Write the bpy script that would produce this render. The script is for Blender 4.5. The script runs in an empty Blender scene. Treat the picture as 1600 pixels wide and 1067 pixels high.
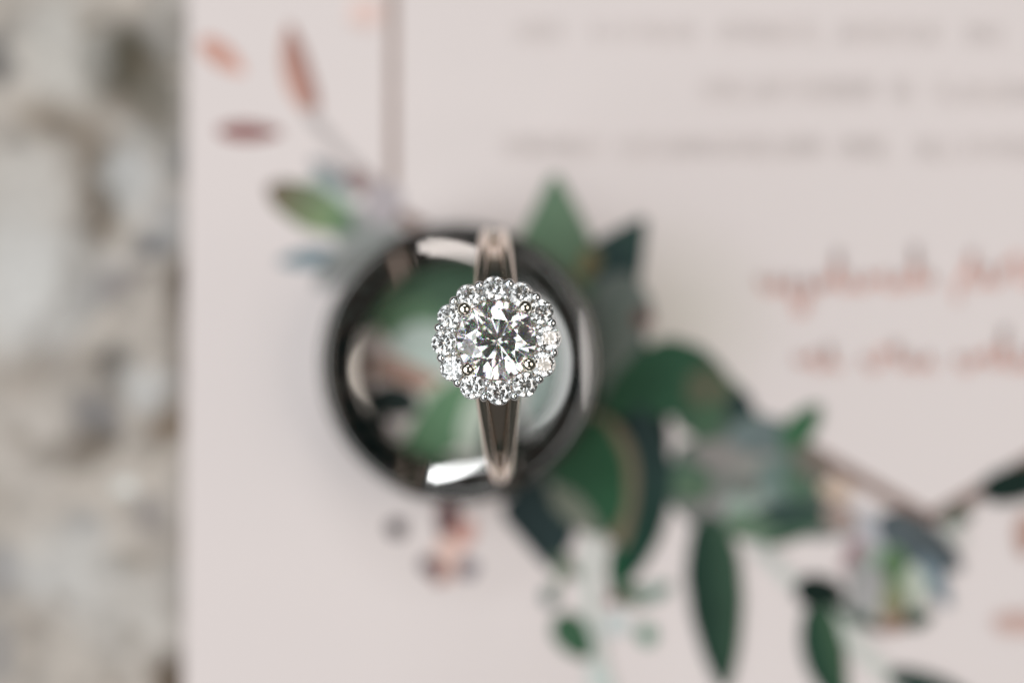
import bpy, bmesh, math, random
from mathutils import Vector, Matrix, noise
random.seed(7)
R = math.radians
MM = 0.001
scene = bpy.context.scene

# ------------------------------------------------------------------ camera
ZF = 24.2            # height of the focused plane above the card (mm)
D = 319.0            # lens to focused plane (mm)
S0 = 20.3            # photograph pixels per mm on the focused plane
LENS = 36.0 * D / (1600.0 / S0)
cam = bpy.data.cameras.new('camera')
cam_o = bpy.data.objects.new('camera', cam)
scene.collection.objects.link(cam_o)
cam_o.location = (0, 0, (ZF + D) * MM)
cam.sensor_width = 36
cam.lens = LENS
cam.clip_start = 0.01
cam.clip_end = 50
cam.dof.use_dof = True
cam.dof.focus_distance = D * MM
cam.dof.aperture_fstop = LENS / 31.5
scene.camera = cam_o

# ------------------------------------------------------------------ world
w = bpy.data.worlds.new('World'); scene.world = w; w.use_nodes = True
wn = w.node_tree; bg = wn.nodes['Background']      # dim, uneven surroundings: dark greens, browns and greys
wtc = wn.nodes.new('ShaderNodeTexCoord'); wno = wn.nodes.new('ShaderNodeTexNoise')
wno.inputs['Scale'].default_value = 2.2; wno.inputs['Detail'].default_value = 3; wno.inputs['Roughness'].default_value = 0.6
wcr = wn.nodes.new('ShaderNodeValToRGB'); cr_ = wcr.color_ramp
cr_.elements[0].position = 0.30; cr_.elements[0].color = (0.018, 0.028, 0.030, 1)
cr_.elements[1].position = 0.74; cr_.elements[1].color = (0.55, 0.52, 0.50, 1)
for p_, c_ in ((0.42, (0.045, 0.070, 0.066, 1)), (0.52, (0.14, 0.122, 0.11, 1)), (0.62, (0.20, 0.22, 0.20, 1))):
    e_ = cr_.elements.new(p_); e_.color = c_
wn.links.new(wtc.outputs['Generated'], wno.inputs['Vector']); wn.links.new(wno.outputs['Fac'], wcr.inputs[0])
wn.links.new(wcr.outputs[0], bg.inputs[0]); bg.inputs[1].default_value = 0.5

# ------------------------------------------------------------------ lamps
def lamp(name, az, el, dist, wid, hei, radiance, col, roll=0, shape='RECTANGLE'):
    """Soft rectangular lamp; az 0 = photograph's top, 90 = its right side."""
    l = bpy.data.lights.new(name, 'AREA'); l.shape = shape
    l.size = wid; l.size_y = hei; l.color = col
    l.energy = radiance * math.pi * wid * hei
    o = bpy.data.objects.new(name, l); scene.collection.objects.link(o)
    a, e = R(az), R(el)
    d = Vector((math.sin(a) * math.cos(e), math.cos(a) * math.cos(e), math.sin(e)))
    o.location = d * dist
    q = (-d).to_track_quat('-Z', 'Y')
    o.rotation_euler = (q.to_matrix() @ Matrix.Rotation(R(roll), 3, 'Z')).to_euler()
    return o
def strip(name, az0, az1, el0, el1, hei, radiance, col, n=9, dist=0.8):
    """A curved run of narrow lamps, like a row of panes, climbing from el0 to el1."""
    step = (az1 - az0) / n
    wid = dist * math.cos(R((el0 + el1) / 2)) * abs(R(step)) * 1.01
    slope = math.degrees(math.atan2(el1 - el0, abs(az1 - az0) * math.cos(R((el0 + el1) / 2))))
    slope *= 1 if az1 < az0 else -1
    for k in range(n):
        t = (k + 0.5) / n; fade = 0.62 if k in (0, n - 1) else 1.0
        lamp(name, az0 + step * (k + .5), el0 + (el1 - el0) * t, dist, wid, hei * fade, radiance, col, roll=slope)
lamp('added_lamp_west', 266, 54, 0.9, 1.35, 0.80, 1.98, (0.925, 0.972, 0.99), shape='ELLIPSE')  # unseen lamp added to light the card, beads and band's right slope
lamp('added_lamp_east', 85, 53, 0.9, 0.68, 0.52, 1.9, (1.0, 0.92, 0.84), shape='ELLIPSE')  # added warm lamp, sized to put a bar on the band's left slope
strip('strip_north', 14, -22, 33, 39.5, 0.086, 9.5, (0.93, 0.97, 1.0))  # added for the bright arc on the band's lower inner slope
strip('strip_south', 164, 202, 30.5, 35, 0.088, 3.3, (1.0, 0.94, 0.92))  # likewise added, for the dimmer arc on the upper slope
lamp('strip_west', 268, 25, 0.8, 0.58, 0.050, 1.7, (1.0, 0.97, 0.97), shape='ELLIPSE')  # extra lamp added for the thin highlight near the right rim

# ------------------------------------------------------------------ render look
vs = scene.view_settings
vs.view_transform = 'Standard'; vs.look = 'None'; vs.exposure = 0.06; vs.gamma = 1.0
vs.use_curve_mapping = False
c = scene.cycles
c.max_bounces = 28; c.transmission_bounces = 28; c.glossy_bounces = 12; c.diffuse_bounces = 4
c.sample_clamp_indirect = 12.0; c.blur_glossy = 0.0
c.use_denoising = True

# ------------------------------------------------------------------ helpers
def sc(z): return S0 * D / (D + ZF - z)
def P(px, py, z=0.0):
    s = sc(z); return ((px - 800.0) / s * MM, -(py - 533.5) / s * MM)
def lin(v): v /= 255.0; return v / 12.92 if v <= 0.04045 else ((v + 0.055) / 1.055) ** 2.4
GAIN = 1.12
def ink(rgb):
    m_ = sum(rgb) / 3; rgb = [m_ + (x - m_) * (0.86 if rgb[0] - rgb[2] > 22 and rgb[0] > rgb[1] else 0.78) for x in rgb]
    return tuple(min(0.84, lin(x) * GAIN) for x in rgb) + (1.0,)
def link(o, parent=None):
    scene.collection.objects.link(o)
    if parent: o.parent = parent
    return o
def mesh_obj(name, verts, faces, mat, parent=None, smooth=False):
    me = bpy.data.meshes.new(name); me.from_pydata([tuple(v) for v in verts], [], faces); me.update()
    if mat: me.materials.append(mat)
    if smooth: me.polygons.foreach_set('use_smooth', [True] * len(me.polygons))
    return link(bpy.data.objects.new(name, me), parent)
def tag(o, label, cat=None, group=None, kind=None):
    o['label'] = label
    if cat: o['category'] = cat
    if group: o['group'] = group
    if kind: o['kind'] = kind
    return o

# ------------------------------------------------------------------ materials
def new_mat(name):
    m = bpy.data.materials.new(name); m.use_nodes = True
    nt = m.node_tree; return m, nt, nt.nodes['Principled BSDF']
def N(nt, t, **kw):
    n = nt.nodes.new(t)
    for k, v in kw.items(): setattr(n, k, v)
    return n
def metal(name, col, rough, bump=0.0, scale=900):
    m, nt, b = new_mat(name)
    b.inputs['Base Color'].default_value = col + (1,)
    b.inputs['Metallic'].default_value = 1
    n = N(nt, 'ShaderNodeTexNoise'); n.inputs['Scale'].default_value = scale; n.inputs['Detail'].default_value = 4
    tc = N(nt, 'ShaderNodeTexCoord'); nt.links.new(tc.outputs['Object'], n.inputs['Vector'])
    mr = N(nt, 'ShaderNodeMapRange'); mr.inputs[3].default_value = rough * 0.7; mr.inputs[4].default_value = rough * 1.3
    nt.links.new(n.outputs['Fac'], mr.inputs[0]); nt.links.new(mr.outputs[0], b.inputs['Roughness'])
    if bump:
        bp = N(nt, 'ShaderNodeBump'); bp.inputs['Strength'].default_value = bump; bp.inputs['Distance'].default_value = 2e-5
        nt.links.new(n.outputs['Fac'], bp.inputs['Height']); nt.links.new(bp.outputs[0], b.inputs['Normal'])
    return m
M_white_gold = metal('white_gold', (0.80, 0.815, 0.83), 0.05)
M_rose_gold = metal('pale_gold', (0.86, 0.77, 0.69), 0.12)
M_prong = metal('prong_gold', (0.85, 0.79, 0.69), 0.05)
M_band = metal('dark_tungsten', (0.215, 0.208, 0.200), 0.05)

def diamond_mat(name, f_, ior=2.417):
    m = bpy.data.materials.new(name); m.use_nodes = True
    nt = m.node_tree; nt.nodes.clear()
    out = N(nt, 'ShaderNodeOutputMaterial'); prev = None
    # f_: share of the light that is split into colours (fire)
    for col, io in (((1.0,) * 3, ior),) if f_ == 0 else (((1 - f_,) * 3, ior), ((f_, 0, 0), ior - 0.010), ((0, f_, 0), ior), ((0, 0, f_), ior + 0.014)):
        g = N(nt, 'ShaderNodeBsdfGlass'); g.inputs['Color'].default_value = tuple(col) + (1,)
        g.inputs['Roughness'].default_value = 0.0; g.inputs['IOR'].default_value = io
        if prev is None: prev = g.outputs[0]
        else:
            a = N(nt, 'ShaderNodeAddShader'); nt.links.new(prev, a.inputs[0]); nt.links.new(g.outputs[0], a.inputs[1]); prev = a.outputs[0]
    nt.links.new(prev, out.inputs['Surface'])
    return m
M_diamond = diamond_mat('diamond', 0.05)
M_melee = diamond_mat('small_diamond', 0.0)

def attr_mat(name, rough, noise_scale, noise_amt, bump=0.0, bump_d=1e-4, spec=0.3):
    """Colour from the piece's own pigment attribute, with grain on top."""
    m, nt, b = new_mat(name)
    at = N(nt, 'ShaderNodeAttribute'); at.attribute_name = 'pigment'
    tc = N(nt, 'ShaderNodeTexCoord')
    n = N(nt, 'ShaderNodeTexNoise'); n.inputs['Scale'].default_value = noise_scale; n.inputs['Detail'].default_value = 6
    nt.links.new(tc.outputs['Object'], n.inputs['Vector'])
    mr = N(nt, 'ShaderNodeMapRange'); mr.inputs[3].default_value = 1 - noise_amt; mr.inputs[4].default_value = 1 + noise_amt
    nt.links.new(n.outputs['Fac'], mr.inputs[0])
    mx = N(nt, 'ShaderNodeVectorMath', operation='SCALE')
    nt.links.new(at.outputs['Color'], mx.inputs[0]); nt.links.new(mr.outputs[0], mx.inputs['Scale'])
    nt.links.new(mx.outputs[0], b.inputs['Base Color'])
    b.inputs['Roughness'].default_value = rough; b.inputs['Specular IOR Level'].default_value = spec
    if bump:
        bp = N(nt, 'ShaderNodeBump'); bp.inputs['Strength'].default_value = bump; bp.inputs['Distance'].default_value = bump_d
        nt.links.new(n.outputs['Fac'], bp.inputs['Height']); nt.links.new(bp.outputs[0], b.inputs['Normal'])
    return m
M_ink = attr_mat('watercolour_ink', 0.75, 300, 0.34, spec=0.2)
M_cream = attr_mat('pale_cream', 0.8, 300, 0.03, spec=0.2)
M_stone = attr_mat('weathered_stone', 0.85, 900, 0.22, bump=0.6, bump_d=3e-4)
def paper_mat():
    m, nt, b = new_mat('card_stock')
    tc = N(nt, 'ShaderNodeTexCoord'); n = N(nt, 'ShaderNodeTexNoise')
    n.inputs['Scale'].default_value = 3000; n.inputs['Detail'].default_value = 5
    nt.links.new(tc.outputs['Object'], n.inputs['Vector'])
    cr = N(nt, 'ShaderNodeValToRGB')
    cr.color_ramp.elements[0].color = (0.790, 0.705, 0.690, 1); cr.color_ramp.elements[1].color = (0.830, 0.745, 0.730, 1)
    nt.links.new(n.outputs['Fac'], cr.inputs[0]); nt.links.new(cr.outputs[0], b.inputs['Base Color'])
    bp = N(nt, 'ShaderNodeBump'); bp.inputs['Strength'].default_value = 0.2; bp.inputs['Distance'].default_value = 3e-5
    nt.links.new(n.outputs['Fac'], bp.inputs['Height']); nt.links.new(bp.outputs[0], b.inputs['Normal'])
    b.inputs['Roughness'].default_value = 0.8; b.inputs['Specular IOR Level'].default_value = 0.2
    return m
M_paper = paper_mat()

def pigment(me, cols):
    at = me.color_attributes.new('pigment', 'FLOAT_COLOR', 'POINT')
    at.data.foreach_set('color', [x for c_ in cols for x in c_])

# ------------------------------------------------------------------ stone ground
STONE_SPOTS = [  # px, py, rx, ry, rotation, colour (sRGB), strength, depth mm
    (200, 95, 50, 52, 0, (70, 64, 50), 1.0, 1.2), (238, 165, 24, 48, -10, (110, 104, 94), .9, .6),
    (262, 30, 30, 40, 20, (150, 146, 142), .7, .3), (75, 190, 34, 28, 20, (140, 126, 112), .8, .4),
    (-2, 85, 20, 34, 0, (110, 106, 104), .9, .5), (140, 240, 26, 56, -15, (128, 116, 104), .95, .5),
    (160, 310, 20, 54, 0, (104, 92, 78), 1.0, .7), (135, 395, 20, 62, 15, (112, 100, 88), 1.0, .7),
    (112, 478, 46, 22, -40, (106, 94, 82), 1.0, .7), (88, 525, 22, 40, 40, (132, 120, 108), .9, .5),
    (236, 375, 20, 20, 0, (92, 94, 98), .95, .6), (276, 255, 15, 22, 0, (132, 130, 128), .8, .3),
    (280, 440, 13, 32, 0, (100, 88, 76), .95, .6), (172, 445, 42, 20, -15, (126, 120, 120), .85, .5),
    (262, 335, 22, 30, 0, (160, 160, 162), .6, .2), (176, 578, 22, 30, 0, (104, 100, 96), .9, .6),
    (264, 662, 24, 25, 0, (116, 98, 80), .9, .5), (152, 655, 34, 26, 20, (110, 108, 110), .9, .6),
    (112, 705, 48, 20, -12, (92, 80, 66), 1.0, .8), (46, 578, 40, 30, -20, (156, 144, 134), .7, .3),
    (95, 545, 26, 26, 0, (138, 126, 118), .7, .3), (236, 798, 20, 20, 0, (136, 130, 130), .8, .4),
    (256, 830, 20, 26, 0, (148, 140, 134), .7, .3), (192, 878, 30, 14, -5, (118, 106, 92), .95, .5),
    (130, 815, 22, 18, 0, (142, 140, 140), .7, .3), (5, 890, 22, 30, 0, (142, 140, 142), .8, .3),
    (60, 905, 26, 20, 0, (160, 156, 154), .6, .2), (268, 1045, 26, 34, 0, (92, 76, 60), 1.0, .6),
    (130, 945, 26, 20, 0, (168, 160, 154), .6, .2), (60, 980, 26, 22, 0, (160, 150, 142), .6, .2),
    (0, 1020, 14, 40, 0, (130, 128, 130), .7, .3), (278, 560, 10, 60, 0, (120, 108, 98), .8, .3),
    (45, 450, 70, 80, 0, (204, 202, 200), .8, -.5), (40, 300, 60, 60, 0, (196, 192, 188), .6, -.3),
    (100, 75, 50, 60, 0, (196, 194, 190), .5, -.2), (205, 270, 34, 46, 0, (186, 186, 186), .7, -.3),
    (200, 762, 12, 12, 0, (232, 232, 228), 1.0, -.6), (110, 885, 60, 50, 0, (200, 198, 196), .6, -.3),  # first spot: a bright glint painted into the stone's colour
    (200, 960, 70, 50, 0, (194, 190, 186), .5, -.3), (60, 700, 50, 60, 0, (196, 188, 182), .4, -.2),
    (235, 610, 26, 26, 0, (190, 190, 190), .7, -.2), (180, 410, 30, 16, 0, (190, 184, 180), .6, -.2)]
_r = random.Random(3)
for _ in range(34):                             # small pits and grit
    STONE_SPOTS.append((_r.uniform(-20, 290), _r.uniform(-20, 1085), _r.uniform(5, 14), _r.uniform(5, 12), _r.uniform(-60, 60), _r.choice([(112, 98, 82), (96, 90, 84), (126, 112, 98)]), _r.uniform(.3, .6), _r.uniform(.1, .4)))
def stone_ground():
    nx, ny = 250, 250
    x0, x1, y0, y1 = -62.0, 62.0, -46.0, 46.0
    zb = -2.3
    base = Vector((lin(182), lin(173), lin(165))) * GAIN
    spots = []
    for px, py, rx, ry, rot, col, st, dp in STONE_SPOTS:
        X, Y = P(px, py, zb); k = sc(zb)
        spots.append((X / MM, Y / MM, rx / k * 1.38, ry / k * 1.38, math.cos(R(rot)), math.sin(R(rot)), Vector([lin(v) * GAIN for v in col]), st, dp))
    verts, cols = [], []
    for j in range(ny + 1):
        y = y0 + (y1 - y0) * j / ny
        for i in range(nx + 1):
            u = i / nx
            x = x0 + (x1 - x0) * (u ** 1.6)        # finer towards the visible strip
            p = Vector((x, y, 0))
            n1 = noise.fractal(p * 0.16, 1.0, 2.0, 5)
            n2 = noise.fractal(p * 0.55 + Vector((9, 3, 1)), 1.0, 2.0, 4)
            n3 = noise.noise(p * 1.9 + Vector((2, 8, 5)))
            h = 0.28 * n1 + 0.16 * n2 + 0.06 * n3
            cv = base * (0.97 + 0.26 * n1 + 0.22 * n2 + .08 * n3)
            br = max(0, n2 - .15) * .5
            cv = cv * (1 - br) + Vector((lin(140), lin(122), lin(104))) * br
            if x < -20:
                q = p + Vector((n2 * 1.0 + n3 * .25, n1 * 1.0 + n3 * .25, 0))
                for sx, sy, a, b, cs, sn, col, st, dp in spots:
                    dx, dy = q.x - sx, q.y - sy
                    if abs(dx) > 3 * max(a, b) or abs(dy) > 3 * max(a, b): continue
                    e = ((dx * cs - dy * sn) / a) ** 2 + ((dx * sn + dy * cs) / b) ** 2
                    f = math.exp(-e * e * 0.8) if e < 6 else 0
                    cv = cv.lerp(col, min(1, f * st)); h -= dp * 0.55 * f
            verts.append((x * MM, y * MM, (zb + min(h, 0.9)) * MM)); cols.append((max(.02, cv.x), max(.02, cv.y), max(.02, cv.z), 1))
    faces = [(j * (nx + 1) + i, j * (nx + 1) + i + 1, (j + 1) * (nx + 1) + i + 1, (j + 1) * (nx + 1) + i) for j in range(ny) for i in range(nx)]
    o = mesh_obj('stone_ground', verts, faces, M_stone, smooth=True)
    pigment(o.data, cols)
    tag(o, 'rough pale grey stone with brown pits beside the card', kind='structure')
stone_ground()

# ------------------------------------------------------------------ invitation card
card = bpy.data.objects.new('invitation_card', None); link(card)
tag(card, 'pale blush invitation card printed with green leaves, copper script and a thin frame', 'card')
def card_stock():
    T = 1.25
    a = P(294, -160); b = P(285, 1230); x1 = 0.050
    pts = [b, (x1, b[1]), (x1, a[1]), a]
    bm = bmesh.new()
    top = [bm.verts.new((x, y, 0)) for x, y in pts]; bot = [bm.verts.new((x, y, -T * MM)) for x, y in pts]
    bm.faces.new(top); bm.faces.new(bot[::-1])
    for i in range(4): bm.faces.new((top[i], bot[i], bot[(i + 1) % 4], top[(i + 1) % 4]))
    bmesh.ops.bevel(bm, geom=bm.edges[:], offset=0.12 * MM, segments=2, affect='EDGES')
    me = bpy.data.meshes.new('card_stock'); bm.to_mesh(me); bm.free(); me.materials.append(M_paper)
    link(bpy.data.objects.new('card_stock', me), card)
card_stock()
zi = [0.010]
def printed(name, verts, faces, cols, label=None):
    zi[0] += 0.003
    o = mesh_obj(name, [(x, y, zi[0] * MM) for x, y in verts], faces, M_ink, card)
    pigment(o.data, cols)
    if label: o['label'] = label
    return o
def leaf(ax, ay, bx, by, wid, colL, colR=None, tipc=None, bend=0.0, fat=0.42, name='printed_leaf', label=None, sharp=1.0):
    """Leaf from stalk (a) to tip (b) in photograph pixels; halves either side of a midrib."""
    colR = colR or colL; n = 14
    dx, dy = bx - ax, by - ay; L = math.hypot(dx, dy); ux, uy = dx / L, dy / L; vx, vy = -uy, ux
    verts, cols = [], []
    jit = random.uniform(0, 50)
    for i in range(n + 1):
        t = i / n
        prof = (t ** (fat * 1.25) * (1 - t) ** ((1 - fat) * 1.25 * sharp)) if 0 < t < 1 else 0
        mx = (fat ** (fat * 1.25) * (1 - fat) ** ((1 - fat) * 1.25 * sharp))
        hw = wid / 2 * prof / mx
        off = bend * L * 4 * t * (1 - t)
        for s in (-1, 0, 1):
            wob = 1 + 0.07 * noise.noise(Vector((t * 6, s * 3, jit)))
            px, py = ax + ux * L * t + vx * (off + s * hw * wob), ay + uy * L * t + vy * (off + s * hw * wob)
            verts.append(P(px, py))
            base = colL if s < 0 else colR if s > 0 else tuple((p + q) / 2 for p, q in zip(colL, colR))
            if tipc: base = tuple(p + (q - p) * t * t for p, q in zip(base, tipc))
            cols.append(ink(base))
    faces = []
    for i in range(n):
        for s in (0, 1):
            k = i * 3 + s; faces.append((k, k + 1, k + 4, k + 3))
    return printed(name, verts, faces, cols, label)
def blot(cx, cy, rx, ry, rot, col, edge=None, name='card_blot', label=None, lob=0.16):
    n = 20; cs, sn = math.cos(R(rot)), math.sin(R(rot)); jit = random.uniform(0, 90)
    verts = [P(cx, cy)]; cols = [ink(col)]; edge = edge or col
    for rr, cc in ((0.12 if edge == (219, 214, 213) else 0.6, col), (1.0, edge)):
        for i in range(n):
            a = 2 * math.pi * i / n
            k = rr * (1 + lob * 1.6 * noise.noise(Vector((math.cos(a) * 1.3, math.sin(a) * 1.3, jit))))
            x, y = rx * k * math.cos(a), ry * k * math.sin(a)
            verts.append(P(cx + x * cs - y * sn, cy + x * sn + y * cs)); cols.append((0.810, 0.725, 0.710, 1) if cc == (219, 214, 213) else ink(cc))
    faces = [(0, 1 + i, 1 + (i + 1) % n) for i in range(n)]
    faces += [(1 + i, 1 + n + i, 1 + n + (i + 1) % n, 1 + (i + 1) % n) for i in range(n)]
    return printed(name, verts, faces, cols, label)
def ribbon(pts, wid, col, name='printed_stem', label=None, taper=False):
    verts, cols, n = [], [], len(pts)
    for i, (x, y) in enumerate(pts):
        x0, y0 = pts[max(0, i - 1)]; x1, y1 = pts[min(n - 1, i + 1)]
        dx, dy = x1 - x0, y1 - y0; L = math.hypot(dx, dy) or 1
        h = wid / 2 * ((1 - 0.7 * i / n) if taper else 1)
        for s in (-1, 1):
            verts.append(P(x - dy / L * h * s, y + dx / L * h * s)); cols.append(ink(col))
    faces = [(2 * i, 2 * i + 1, 2 * i + 3, 2 * i + 2) for i in range(n - 1)]
    return printed(name, verts, faces, cols, label)
def poly(pts, colL, colR=None, tipc=None, name='printed_leaf'):
    """Broad leaf with its own outline; colour shifts from one side of it to the other."""
    colR = colR or colL; n = len(pts)
    sm = []                                     # soften the corners a little
    for i in range(n):
        p, q = pts[i], pts[(i + 1) % n]
        sm += [(p[0] * .82 + q[0] * .18, p[1] * .82 + q[1] * .18), (p[0] * .18 + q[0] * .82, p[1] * .18 + q[1] * .82)]
    cx, cy = sum(p[0] for p in sm) / len(sm), sum(p[1] for p in sm) / len(sm)
    x0, x1 = min(p[0] for p in sm), max(p[0] for p in sm)
    allp = [(cx, cy)] + sm
    cols = [ink(tuple(a + (b - a) * ((p[0] - x0) / (x1 - x0)) for a, b in zip(colL, colR))) for p in allp]
    m = len(sm)
    return printed(name, [P(*p) for p in allp], [(0, 1 + i, 1 + (i + 1) % m) for i in range(m)], cols)
def curve(p0, p1, p2, n=12):
    return [((1 - t) ** 2 * p0[0] + 2 * t * (1 - t) * p1[0] + t * t * p2[0], (1 - t) ** 2 * p0[1] + 2 * t * (1 - t) * p1[1] + t * t * p2[1]) for t in [i / n for i in range(n + 1)]]

# thin frame of the hexagon
FR = (152, 126, 116)
ribbon([(613, -60), (613, 332)], 15, FR, 'printed_frame_line')
ribbon([(613, 330), (1455, 812)], 22, (136, 108, 98), 'printed_frame_line')
ribbon([(1455, 812), (1700, 668)], 24, (128, 100, 90), 'printed_frame_line')

# cream patch behind the bouquet, fading out into the card colour
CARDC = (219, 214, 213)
blot(1050, 500, 190, 190, 0, (208, 197, 187), CARDC, lob=0.05).data.materials[0] = M_cream

# rose sprig, upper corner
leaf(312, 62, 382, 116, 36, (205, 140, 122), (214, 165, 150))
leaf(492, 182, 452, 36, 46, (206, 160, 146), (150, 100, 90), bend=-0.06)
leaf(338, 205, 442, 208, 30, (146, 88, 84))
blot(572, 20, 34, 30, 0, (226, 196, 188), (222, 206, 202))
ribbon(curve((480, 172), (520, 230), (606, 312)), 20, (188, 176, 174))
# succulent, left of the band
blot(575, 365, 62, 42, 20, (146, 148, 144), (160, 160, 156))
blot(600, 318, 32, 34, 0, (178, 166, 170)); blot(520, 300, 40, 24, 25, (170, 182, 176))
leaf(558, 300, 482, 248, 24, (118, 126, 132)); blot(560, 283, 22, 20, 0, (158, 134, 132))
leaf(552, 356, 416, 292, 66, (132, 160, 106), (110, 142, 100), tipc=(112, 84, 74), fat=0.5)
blot(535, 352, 18, 14, 30, (86, 120, 88))
leaf(540, 398, 432, 410, 32, (112, 136, 146)); leaf(560, 392, 492, 452, 38, (126, 128, 126))
blot(540, 410, 36, 24, 0, (138, 138, 134))
# rosy buds below the band
blot(620, 825, 17, 16, 0, (64, 48, 56), name='printed_bud')
leaf(702, 770, 698, 862, 36, (104, 66, 66)); blot(728, 832, 18, 22, 30, (206, 150, 138), name='printed_bud')
blot(700, 872, 24, 36, 0, (226, 190, 178)); blot(672, 884, 17, 16, 0, (108, 88, 94), name='printed_bud')
blot(686, 898, 12, 14, 0, (150, 100, 92), name='printed_bud'); blot(729, 887, 17, 17, 0, (122, 110, 120), name='printed_bud')
# inside the band
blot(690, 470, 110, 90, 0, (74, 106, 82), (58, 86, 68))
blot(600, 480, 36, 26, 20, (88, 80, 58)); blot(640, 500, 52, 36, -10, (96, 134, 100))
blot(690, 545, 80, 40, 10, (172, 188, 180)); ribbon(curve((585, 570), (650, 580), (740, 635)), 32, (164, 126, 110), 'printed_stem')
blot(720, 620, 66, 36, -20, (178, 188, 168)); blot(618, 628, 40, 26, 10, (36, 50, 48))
leaf(770, 590, 630, 722, 90, (98, 142, 102), (90, 132, 94)); blot(745, 660, 26, 50, 15, (184, 196, 178))
blot(783, 690, 30, 64, 0, (40, 48, 42)); blot(868, 600, 46, 110, 8, (176, 194, 186), (166, 184, 178))  # first blot paints the darkness between the shank strands onto the card
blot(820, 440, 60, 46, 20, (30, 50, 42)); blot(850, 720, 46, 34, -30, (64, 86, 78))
# deep green ground of the bouquet
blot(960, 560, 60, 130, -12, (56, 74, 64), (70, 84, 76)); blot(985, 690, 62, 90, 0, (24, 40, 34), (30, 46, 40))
leaf(1090, 600, 1180, 690, 90, (70, 96, 74), (60, 84, 70)); blot(1100, 650, 46, 40, 0, (72, 96, 76))
blot(1150, 760, 110, 80, 10, (104, 116, 106), (96, 110, 100)); blot(1255, 800, 60, 44, 20, (92, 100, 96), (110, 112, 108))
leaf(1060, 700, 1150, 820, 60, (96, 108, 98)); leaf(1220, 770, 1310, 830, 50, (110, 112, 106))
# leaves upper side of the band
poly([(866, 262), (902, 325), (930, 385), (938, 445), (900, 490), (840, 440), (796, 396), (826, 345)], (108, 146, 112), (94, 120, 94))
poly([(1012, 334), (1006, 400), (996, 458), (955, 456), (914, 446), (922, 382), (955, 362)], (44, 68, 64), (46, 72, 66))
blot(962, 415, 34, 32, 0, (40, 64, 62)); blot(920, 412, 16, 26, 20, (120, 108, 74))
blot(968, 490, 50, 62, 0, (100, 112, 106), (108, 116, 110)); leaf(935, 620, 985, 450, 60, (96, 112, 104), (112, 120, 112))
blot(1004, 498, 15, 14, 0, (104, 62, 58), name='printed_bud')
# big round leaf and the dark gap under it
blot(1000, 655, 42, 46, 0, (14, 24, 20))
poly([(935, 650), (955, 590), (1000, 545), (1045, 526), (1098, 542), (1135, 580), (1158, 628), (1110, 664), (1060, 652), (1000, 650)], (36, 78, 52), (44, 88, 62))
blot(1105, 610, 42, 34, 30, (88, 92, 70)); blot(1130, 660, 50, 32, 10, (66, 100, 72))
blot(1156, 634, 20, 22, 30, (34, 54, 56))
# dusty rosette
for aa, LL, cc in ((200, 120, (92, 110, 96)), (250, 105, (84, 100, 88)), (300, 110, (100, 116, 112)), (345, 118, (86, 108, 94)), (30, 125, (84, 102, 92)), (80, 110, (96, 114, 100)), (125, 120, (100, 112, 100)), (165, 125, (88, 108, 90))):
    leaf(1168, 738, 1168 + LL * math.cos(R(aa)), 738 + LL * 0.86 * math.sin(R(aa)), 74, cc, tuple(v - 12 for v in cc))
blot(1165, 735, 70, 56, 0, (114, 118, 112), (106, 114, 106))
blot(1185, 682, 46, 32, 0, (104, 120, 120)); blot(1122, 714, 46, 26, 10, (134, 128, 124))
blot(1190, 728, 50, 22, 0, (138, 136, 130)); blot(1232, 752, 50, 38, 30, (104, 126, 120))
blot(1112, 794, 46, 26, 10, (132, 128, 126)); blot(1172, 792, 38, 34, 0, (142, 158, 148))
leaf(1110, 742, 1024, 734, 34, (62, 96, 80)); blot(1080, 758, 34, 26, 0, (84, 112, 86))
blot(1252, 756, 26, 40, -10, (80, 110, 88)); leaf(1222, 700, 1282, 632, 46, (54, 104, 66), (62, 110, 76))
leaf(1160, 830, 1296, 800, 66, (40, 60, 62), (66, 100, 74)); blot(1172, 822, 40, 22, 20, (94, 122, 96))
blot(1165, 762, 22, 12, 0, (100, 104, 98)); leaf(1240, 700, 1300, 760, 36, (112, 104, 94))
# leaves lower side of the band
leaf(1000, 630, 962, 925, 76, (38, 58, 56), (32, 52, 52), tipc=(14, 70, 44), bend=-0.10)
ribbon(curve((925, 655), (1015, 690), (962, 850)), 30, (120, 108, 86), 'printed_stem')
poly([(900, 650), (945, 655), (978, 720), (980, 790), (952, 842), (905, 815), (872, 785), (862, 730)], (44, 88, 60), (36, 86, 54))
poly([(776, 796), (830, 745), (884, 780), (902, 832), (866, 894), (848, 880)], (32, 48, 50), (40, 60, 60))
leaf(860, 760, 940, 838, 40, (120, 126, 110))
ribbon(curve((930, 840), (905, 930), (950, 1080)), 20, (196, 202, 194))
leaf(866, 868, 904, 902, 28, (86, 104, 80)); blot(860, 930, 14, 16, 0, (84, 106, 102), name='printed_bud')
ribbon(curve((868, 880), (885, 900), (860, 930)), 10, (150, 160, 140))
leaf(962, 850, 964, 940, 26, (26, 84, 52)); blot(958, 936, 10, 11, 0, (112, 72, 66), name='printed_bud')
leaf(964, 920, 1016, 940, 30, (66, 94, 66)); leaf(1000, 934, 1050, 912, 28, (122, 144, 132))
leaf(870, 960, 922, 1028, 54, (48, 92, 60), (60, 100, 72)); blot(1010, 990, 16, 17, 0, (92, 144, 118), name='printed_bud')
blot(962, 976, 20, 18, 0, (196, 206, 204)); leaf(920, 1040, 960, 1090, 30, (190, 202, 196))
leaf(1106, 800, 1132, 1082, 84, (58, 88, 66), (14, 48, 36), fat=0.40)
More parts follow.
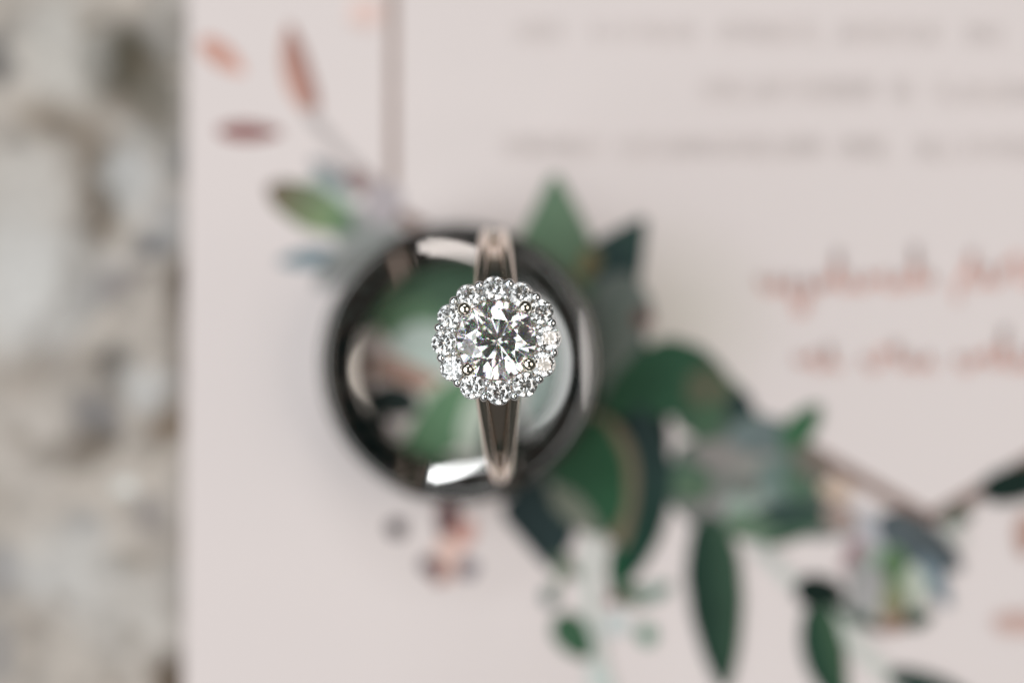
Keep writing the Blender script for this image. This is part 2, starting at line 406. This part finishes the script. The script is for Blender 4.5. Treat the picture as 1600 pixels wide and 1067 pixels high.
# lower right leaves and stems
ribbon(curve((1180, 850), (1230, 900), (1262, 935)), 20, (198, 200, 194)); ribbon(curve((1300, 950), (1330, 1010), (1410, 1075)), 24, (204, 206, 198))
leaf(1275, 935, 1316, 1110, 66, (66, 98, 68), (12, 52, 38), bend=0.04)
leaf(1240, 918, 1322, 930, 52, (8, 34, 26)); leaf(1384, 1052, 1520, 1092, 40, (20, 54, 44))
# second succulent
blot(1370, 845, 66, 40, 30, (168, 168, 170), (176, 172, 172)); blot(1400, 890, 60, 60, 0, (158, 160, 154), (168, 168, 164))
blot(1352, 828, 40, 28, 20, (180, 178, 184)); leaf(1372, 806, 1504, 888, 70, (84, 90, 92), (74, 88, 96), bend=0.02)
leaf(1436, 866, 1484, 948, 30, (112, 132, 144)); blot(1338, 872, 22, 30, 25, (162, 126, 130))
leaf(1350, 860, 1345, 975, 46, (158, 152, 150), (152, 150, 148)); leaf(1372, 850, 1360, 965, 40, (146, 168, 154))
leaf(1395, 850, 1396, 985, 52, (112, 142, 92), (130, 152, 106), tipc=(152, 118, 100)); blot(1395, 884, 16, 28, 0, (78, 116, 74)); leaf(1368, 880, 1352, 965, 40, (158, 154, 154))
leaf(1424, 880, 1438, 955, 34, (184, 190, 174)); blot(1396, 976, 38, 11, -4, (150, 112, 96))
leaf(1410, 972, 1456, 960, 28, (48, 74, 56)); leaf(1300, 945, 1380, 985, 22, (70, 90, 78))
leaf(1290, 790, 1340, 830, 40, (160, 138, 130)); blot(1308, 764, 26, 16, 0, (196, 170, 150))
# sprig at the far corner
leaf(1470, 812, 1520, 800, 30, (104, 112, 100)); leaf(1470, 820, 1510, 850, 16, (190, 192, 184))
leaf(1530, 770, 1660, 736, 56, (14, 40, 32)); leaf(1606, 800, 1598, 870, 36, (182, 142, 128)); blot(1590, 972, 46, 20, 0, (204, 168, 158), (212, 188, 182))

# grey printed lines: spaced capitals far out of focus, each letter a few strokes
TXT = (217, 206, 202)
def word(x0, x1, cy, h=30, col=TXT, sw=4.2):
    n = max(2, round((x1 - x0) / 23.0)); pitch = (x1 - x0) / n
    verts, faces, cols = [], [], []
    def stroke(ax, ay, bx, by):
        L = math.hypot(bx - ax, by - ay) or 1; nx, ny = -(by - ay) / L * sw / 2, (bx - ax) / L * sw / 2
        k = len(verts)
        for x, y in ((ax - nx, ay - ny), (bx - nx, by - ny), (bx + nx, by + ny), (ax + nx, ay + ny)):
            verts.append(P(x, y)); cols.append(ink(col))
        faces.append((k, k + 1, k + 2, k + 3))
    t, b = cy - h / 2, cy + h / 2
    for i in range(n):
        l = x0 + pitch * i + 2; r = l + pitch * 0.62; m = (l + r) / 2
        f = random.choice('HTENALIU')
        if f == 'H': stroke(l, t, l, b); stroke(r, t, r, b); stroke(l + 3, cy, r - 3, cy)
        if f == 'T': stroke(m, t + 5, m, b); stroke(l, t, r, t)
        if f == 'E': stroke(l, t, l, b); [stroke(l + 3, y, r, y) for y in (t + 2, cy, b - 2)]
        if f == 'N': stroke(l, t, l, b); stroke(r, t, r, b)
        if f == 'A': stroke(l, b, m - 2, t); stroke(r, b, m + 2, t)
        if f == 'L': stroke(l, t, l, b - 5); stroke(l, b, r, b)
        if f == 'I': stroke(m, t, m, b)
        if f == 'U': stroke(l, t, l, b - 5); stroke(r, t, r, b - 5); stroke(l, b, r, b)
    printed('printed_word', verts, faces, cols)
for x0, x1, cy in ((806, 886, 48), (918, 1084, 50), (1122, 1286, 50), (1310, 1464, 52), (1502, 1568, 54), (1096, 1366, 140), (1388, 1426, 142), (1452, 1640, 144), (784, 936, 228), (964, 1284, 230), (1310, 1392, 230), (1430, 1640, 232)):
    word(x0, x1, cy)
def script_word(x0, x1, cy, amp, asc, col=(220, 158, 140)):
    pts, n = [], int((x1 - x0) / 3)
    for i in range(n + 1):
        t = i / n; x = x0 + (x1 - x0) * t; ph = (x - x0) / 24.0 * 2 * math.pi
        y = cy - amp * math.sin(ph); xx = x + 5 * math.cos(ph)
        for a, up in asc:
            g = math.exp(-((x - a) / 7.0) ** 2); y -= up * g
        pts.append((xx, y - 0.02 * (x - x0)))
    ribbon(pts, 5.5, col, 'printed_script')
script_word(1182, 1460, 444, 12, [(1250, -40), (1305, 40), (1430, 44), (1370, 14)])
script_word(1488, 1650, 432, 15, [(1492, -52), (1512, 34), (1580, 40), (1625, 34)])
script_word(1240, 1310, 566, 11, [(1262, 14), (1295, 16)]); script_word(1345, 1460, 566, 11, [(1385, 26), (1400, 20)])
script_word(1490, 1650, 566, 12, [(1535, 20), (1565, 44), (1620, 20)])

# ------------------------------------------------------------------ wedding band
def lathe(prof, seg=128, closed=True):
    verts, faces, n = [], [], len(prof)
    for k in range(seg):
        a = 2 * math.pi * k / seg
        for r, z in prof: verts.append((r * MM * math.cos(a), r * MM * math.sin(a), z * MM))
    for k in range(seg):
        k2 = (k + 1) % seg
        for i in range(n if closed else n - 1):
            j = (i + 1) % n
            faces.append((k * n + i, k2 * n + i, k2 * n + j, k * n + j))
    return verts, faces
prof = [(7.72, 0.12), (8.3, 0.03), (9.8, 0.0), (10.5, 0.1), (10.95, 0.5)]
for i in range(9):                              # gently domed outside
    t = i / 8; prof.append((11.05 + 0.20 * math.sin(math.pi * t), 0.8 + 4.4 * t))
for i in range(1, 9):                           # rounded top rim
    a = R(90 * i / 8); prof.append((10.55 + 0.50 * math.cos(a), 5.2 + 0.75 * math.sin(a)))
r, z, th, rad = 10.45, 5.95, 56.5, 27.0         # polished inner slope, faintly dished
for i in range(1, 4):
    r -= 0.08; prof.append((r, z - 0.01 * i * i))
z = prof[-1][1]
for i in range(16):
    dr = 0.130; r -= dr; z -= dr / math.tan(R(th)); th += math.degrees(dr / (rad * math.sin(R(th)))); prof.append((r, z))
for i in range(1, 7):                           # soft lip, then the near-upright wall down to the card
    a = R(78 * i / 6); prof.append((r - 0.16 * math.sin(a), z - 0.22 * (1 - math.cos(a)) - 0.05 * i / 6))
r, z = prof[-1]
for i in range(1, 7):
    t = i / 6; prof.append((r - 0.55 * math.sin(t * 1.5), z - (z - 0.45) * t))
prof = [(a * 1.035, b) for a, b in prof]
v, f = lathe(prof, 160)
band = mesh_obj('wedding_band', v, f, M_band, smooth=True)
bx, by = P(718.5, 568, 6)
band.location = (bx, by, 0.22 * MM); band.rotation_euler = (0, R(-1.1), 0)
tag(band, 'wide dark polished wedding band lying flat on the card around the diamond ring', 'ring')

# ------------------------------------------------------------------ engagement ring
ring = bpy.data.objects.new('engagement_ring', None); link(ring)
RC = 11.65
rx, ry = P(777.5, 556, RC)
ring.location = (rx, ry, RC * MM)
hx, hy = P(777, 530, ZF)
ROLL = math.asin((hy - ry) / MM / 12.6)
ring.rotation_euler = (-ROLL, 0, R(1.6))
tag(ring, 'pale gold split-shank diamond halo ring standing upright inside the dark band', 'ring')

def sweep(path, secs, name, mat, ups, cap=True, e=0.55):
    """path of points (mm), elliptical sections (half-width along side, half-height along up)."""
    verts, faces, m = [], [], 28
    n = len(path)
    for i, p in enumerate(path):
        p = Vector(p); t = (Vector(path[min(n - 1, i + 1)]) - Vector(path[max(0, i - 1)])).normalized()
        up = Vector(ups[i]); up = (up - t * up.dot(t)).normalized(); side = t.cross(up)
        a, b = secs[i]
        for k in range(m):
            g = 2 * math.pi * k / m; cx, sx = math.cos(g), math.sin(g)
            cx = math.copysign(abs(cx) ** e, cx); sx = math.copysign(abs(sx) ** e, sx)
            verts.append((p + side * a * cx + up * b * sx) * MM)
    for i in range(n - 1):
        for k in range(m): faces.append((i * m + k, i * m + (k + 1) % m, (i + 1) * m + (k + 1) % m, (i + 1) * m + k))
    if cap: faces.append(tuple(range(m))[::-1]); faces.append(tuple((n - 1) * m + k for k in range(m)))
    return mesh_obj(name, verts, faces, mat, ring, smooth=True)
# lower shank
path, secs, ups = [], [], []
for i in range(61):
    a = R(172 + 196 * i / 60)
    rr = 9.55
    path.append((0, rr * math.cos(a), rr * math.sin(a))); ups.append((0, math.cos(a), math.sin(a)))
    e = abs(i - 30) / 30
    secs.append((0.45, 0.62))
sweep(path, secs, 'shank', M_rose_gold, ups)
# four strands of the split shank: round at the side, then straight shoulders up to the head
def shoulder(sy, t, rr):
    a = R(-10 + 84 * t); ac = R(60 if sy > 0 else 40); b = min(a, ac); d = 9.6 * max(0.0, a - ac)
    return (rr * math.cos(b) - d * math.sin(b), rr * math.sin(b) + d * math.cos(b), b)
def fork(sy, t):
    o0, o1 = (0.44, 1.26) if sy > 0 else (0.24, 1.28)
    return o0 + (o1 - o0) * max(0.0, (t - 0.12) / 0.88) ** 0.85
for sy in (1, -1):
    for sx in (1, -1):
        path, secs, ups = [], [], []
        for i in range(37):
            t = i / 36; y, z, b = shoulder(sy, t, 9.60)
            path.append((sx * fork(sy, t), sy * y, z)); ups.append((0, sy * math.cos(b), math.sin(b)))
            secs.append((0.50 + 0.04 * t, 0.60 - 0.04 * t))
        sweep(path, secs, 'shank_strand', M_rose_gold, ups, e=1.0)
# recessed web closing the fork between each pair of strands
for sy in (1, -1):
    verts, faces = [], []; nseg = 24
    for i in range(nseg + 1):
        t = 0.12 + 0.88 * i / nseg; off = fork(sy, t)
        for rr in (9.28, 8.98):
            y, z, b = shoulder(sy, t, rr)
            for sx in (-1, 1): verts.append(Vector((sx * off, sy * y, z)) * MM)
    for i in range(nseg):
        k = 4 * i
        faces += [(k, k + 1, k + 5, k + 4), (k + 3, k + 2, k + 6, k + 7), (k + 2, k, k + 4, k + 6), (k + 1, k + 3, k + 7, k + 5)]
    faces += [(0, 2, 3, 1), (4 * nseg, 4 * nseg + 1, 4 * nseg + 3, 4 * nseg + 2)]
    mesh_obj('shank_web', verts, faces, M_rose_gold, ring)

# --- head
def brilliant(rad, table=0.535, crown=0.31, pav=0.86, lower=0.24):
    v, f = [], []
    def add(r, ang, z): v.append((r * rad * math.cos(R(ang)), r * rad * math.sin(R(ang)), z * rad)); return len(v) - 1
    g = 0.035
    T = [add(table, 45 * k, crown) for k in range(8)]
    rs = 0.765; zs = crown * (1 - rs * math.cos(R(22.5))) / (1 - table)
    S = [add(rs, 45 * k + 22.5, zs) for k in range(8)]
    G = [add(1, 22.5 * k, 0) for k in range(16)]
    H = [add(1, 22.5 * k, -g) for k in range(16)]
    zl = -pav + (pav - g) * lower * math.cos(R(22.5))
    L = [add(lower, 45 * k + 22.5, zl) for k in range(8)]
    C = add(0, 0, -pav)
    f.append(T[:])
    for k in range(8):
        k1 = (k + 1) % 8; km = (k - 1) % 8
        f.append((T[k], S[k], T[k1]))
        f.append((T[k], S[km], G[2 * k], S[k]))
        f.append((S[k], G[2 * k], G[2 * k + 1])); f.append((S[k], G[2 * k + 1], G[(2 * k + 2) % 16]))
        f.append((C, L[k], H[2 * k], L[km]))
        f.append((L[k], H[2 * k + 1], H[2 * k])); f.append((L[k], H[(2 * k + 2) % 16], H[2 * k + 1]))
    for k in range(16):
        k1 = (k + 1) % 16; f.append((G[k], H[k], H[k1], G[k1]))
    return v, [tuple(x) for x in f]
def fix_normals(o):
    bm = bmesh.new(); bm.from_mesh(o.data); bmesh.ops.recalc_face_normals(bm, faces=bm.faces); bm.to_mesh(o.data); bm.free()
ZH = 11.75           # halo girdle height in the ring's own frame
ZC = 12.05           # centre stone girdle
v, f = brilliant(3.08 * MM, lower=0.19)
big = mesh_obj('main_diamond', v, f, M_diamond, ring); big.location = (0.0, 0, ZC * MM); big.rotation_euler = (R(1.0), R(-1.0), R(13)); fix_normals(big)
big['label'] = 'large round brilliant diamond at the middle of the head'
v, f = brilliant(0.97 * MM, table=0.57, crown=0.30)
halo_me = None; ROT0 = 92.5
for k in range(12):
    a = R(ROT0 - 1.6 - 30 * k); rr = 4.05 + random.uniform(-.03, .04)
    if halo_me is None:
        o = mesh_obj('halo_diamond', v, f, M_melee, ring); fix_normals(o); halo_me = o.data
    else: o = link(bpy.data.objects.new('halo_diamond', halo_me), ring)
    o.location = (rr * MM * math.cos(a), rr * MM * math.sin(a), ZH * MM)
    tilt = Matrix.Rotation(R(9 + random.uniform(-6, 6)), 3, Vector((-math.sin(a), math.cos(a), 0))) @ Matrix.Rotation(R(random.uniform(0, 45)), 3, 'Z')
    tilt = Matrix.Rotation(R(random.uniform(-3, 3)), 3, 'X') @ tilt
    o.rotation_euler = tilt.to_euler()
# open cups under the small stones
v, f = lathe([(0.42, -0.95), (0.62, -0.95), (0.99, -0.08), (0.93, -0.03), (0.80, -0.18)], 24)
cup = None
for k in range(12):
    a = R(ROT0 - 1.6 - 30 * k)
    if cup is None: o = mesh_obj('stone_cup', v, f, M_white_gold, ring, smooth=True); cup = o.data
    else: o = link(bpy.data.objects.new('stone_cup', cup), ring)
    o.location = (4.05 * MM * math.cos(a), 4.05 * MM * math.sin(a), ZH * MM)
    o.rotation_euler = Matrix.Rotation(R(9), 3, Vector((-math.sin(a), math.cos(a), 0))).to_euler()
def ball(name, mat, rad, sz):
    bm = bmesh.new(); bmesh.ops.create_uvsphere(bm, u_segments=24, v_segments=16, radius=1)
    for q in bm.verts:
        if q.co.z < 0: q.co.z *= 2.2              # bead drawn down into its post
        q.co.x *= rad * MM; q.co.y *= rad * MM; q.co.z *= sz * MM
    me = bpy.data.meshes.new(name); bm.to_mesh(me); bm.free(); me.materials.append(mat)
    me.polygons.foreach_set('use_smooth', [True] * len(me.polygons)); return me
outer = ball('bead', M_white_gold, 0.38, 0.35); inner = ball('bead', M_white_gold, 0.28, 0.28); tipm = ball('prong_tip', M_prong, 0.56, 0.46)
for k in range(12):
    a = R(ROT0 - 1.6 - 15 - 30 * k)
    o = link(bpy.data.objects.new('bead', outer), ring)
    rr = 4.47 + random.uniform(-.05, .08); o.location = (rr * MM * math.cos(a), rr * MM * math.sin(a), (ZH + 0.02) * MM)
    o.rotation_euler = (random.uniform(-.2, .2), random.uniform(-.2, .2), a); o.scale = (random.uniform(.84, 1.12), random.uniform(.86, 1.10), 1)
    if k % 3 != 1:
        o = link(bpy.data.objects.new('bead', inner), ring)
        rr = 3.42; o.location = (rr * MM * math.cos(a), rr * MM * math.sin(a), (ZH + 0.22) * MM)
# four main prongs gripping the centre stone
for ang, rr in ((136.5, 3.40), (48.5, 3.32), (-37.5, 3.14), (-134.0, 3.18)):
    a = R(ang - 1.6); ca, sa = math.cos(a), math.sin(a)
    path = []
    for i in range(9):
        t = i / 8; q = 1.15 + (rr - 1.15) * t ** 0.9; path.append((q * ca, q * sa, 9.3 + (ZC + 0.25 - 9.3) * t))
    pr = sweep(path, [(0.33, 0.36)] * 9, 'prong', M_prong, [(ca, sa, 0.3)] * 9)
    tip = link(bpy.data.objects.new('prong_tip', tipm), pr)
    tip.location = (rr * MM * ca, rr * MM * sa, (ZC + 0.30) * MM)
    tip.rotation_euler = (0.12 * -sa, 0.12 * ca, a); tip.scale = (1.0, 0.95, 1)
# gallery rings of the basket
def torus(name, Rr, r_, z, mat, sq=1.0):
    pr = [(Rr + r_ * math.cos(2 * math.pi * i / 12), z + r_ * sq * math.sin(2 * math.pi * i / 12)) for i in range(12)]
    v, f = lathe(pr, 64); return mesh_obj(name, v, f, mat, ring, smooth=True)
torus('basket_ring', 1.7, 0.32, 9.75, M_rose_gold); torus('gallery_ring', 4.0, 0.34, ZH - 1.05, M_rose_gold, 0.9)
torus('gallery_ring', 3.05, 0.22, ZH - 0.75, M_rose_gold, 0.9)
for o in list(ring.children):
    if o.name.startswith('gallery_ring') or o.name.startswith('basket_ring'): fix_normals(o)
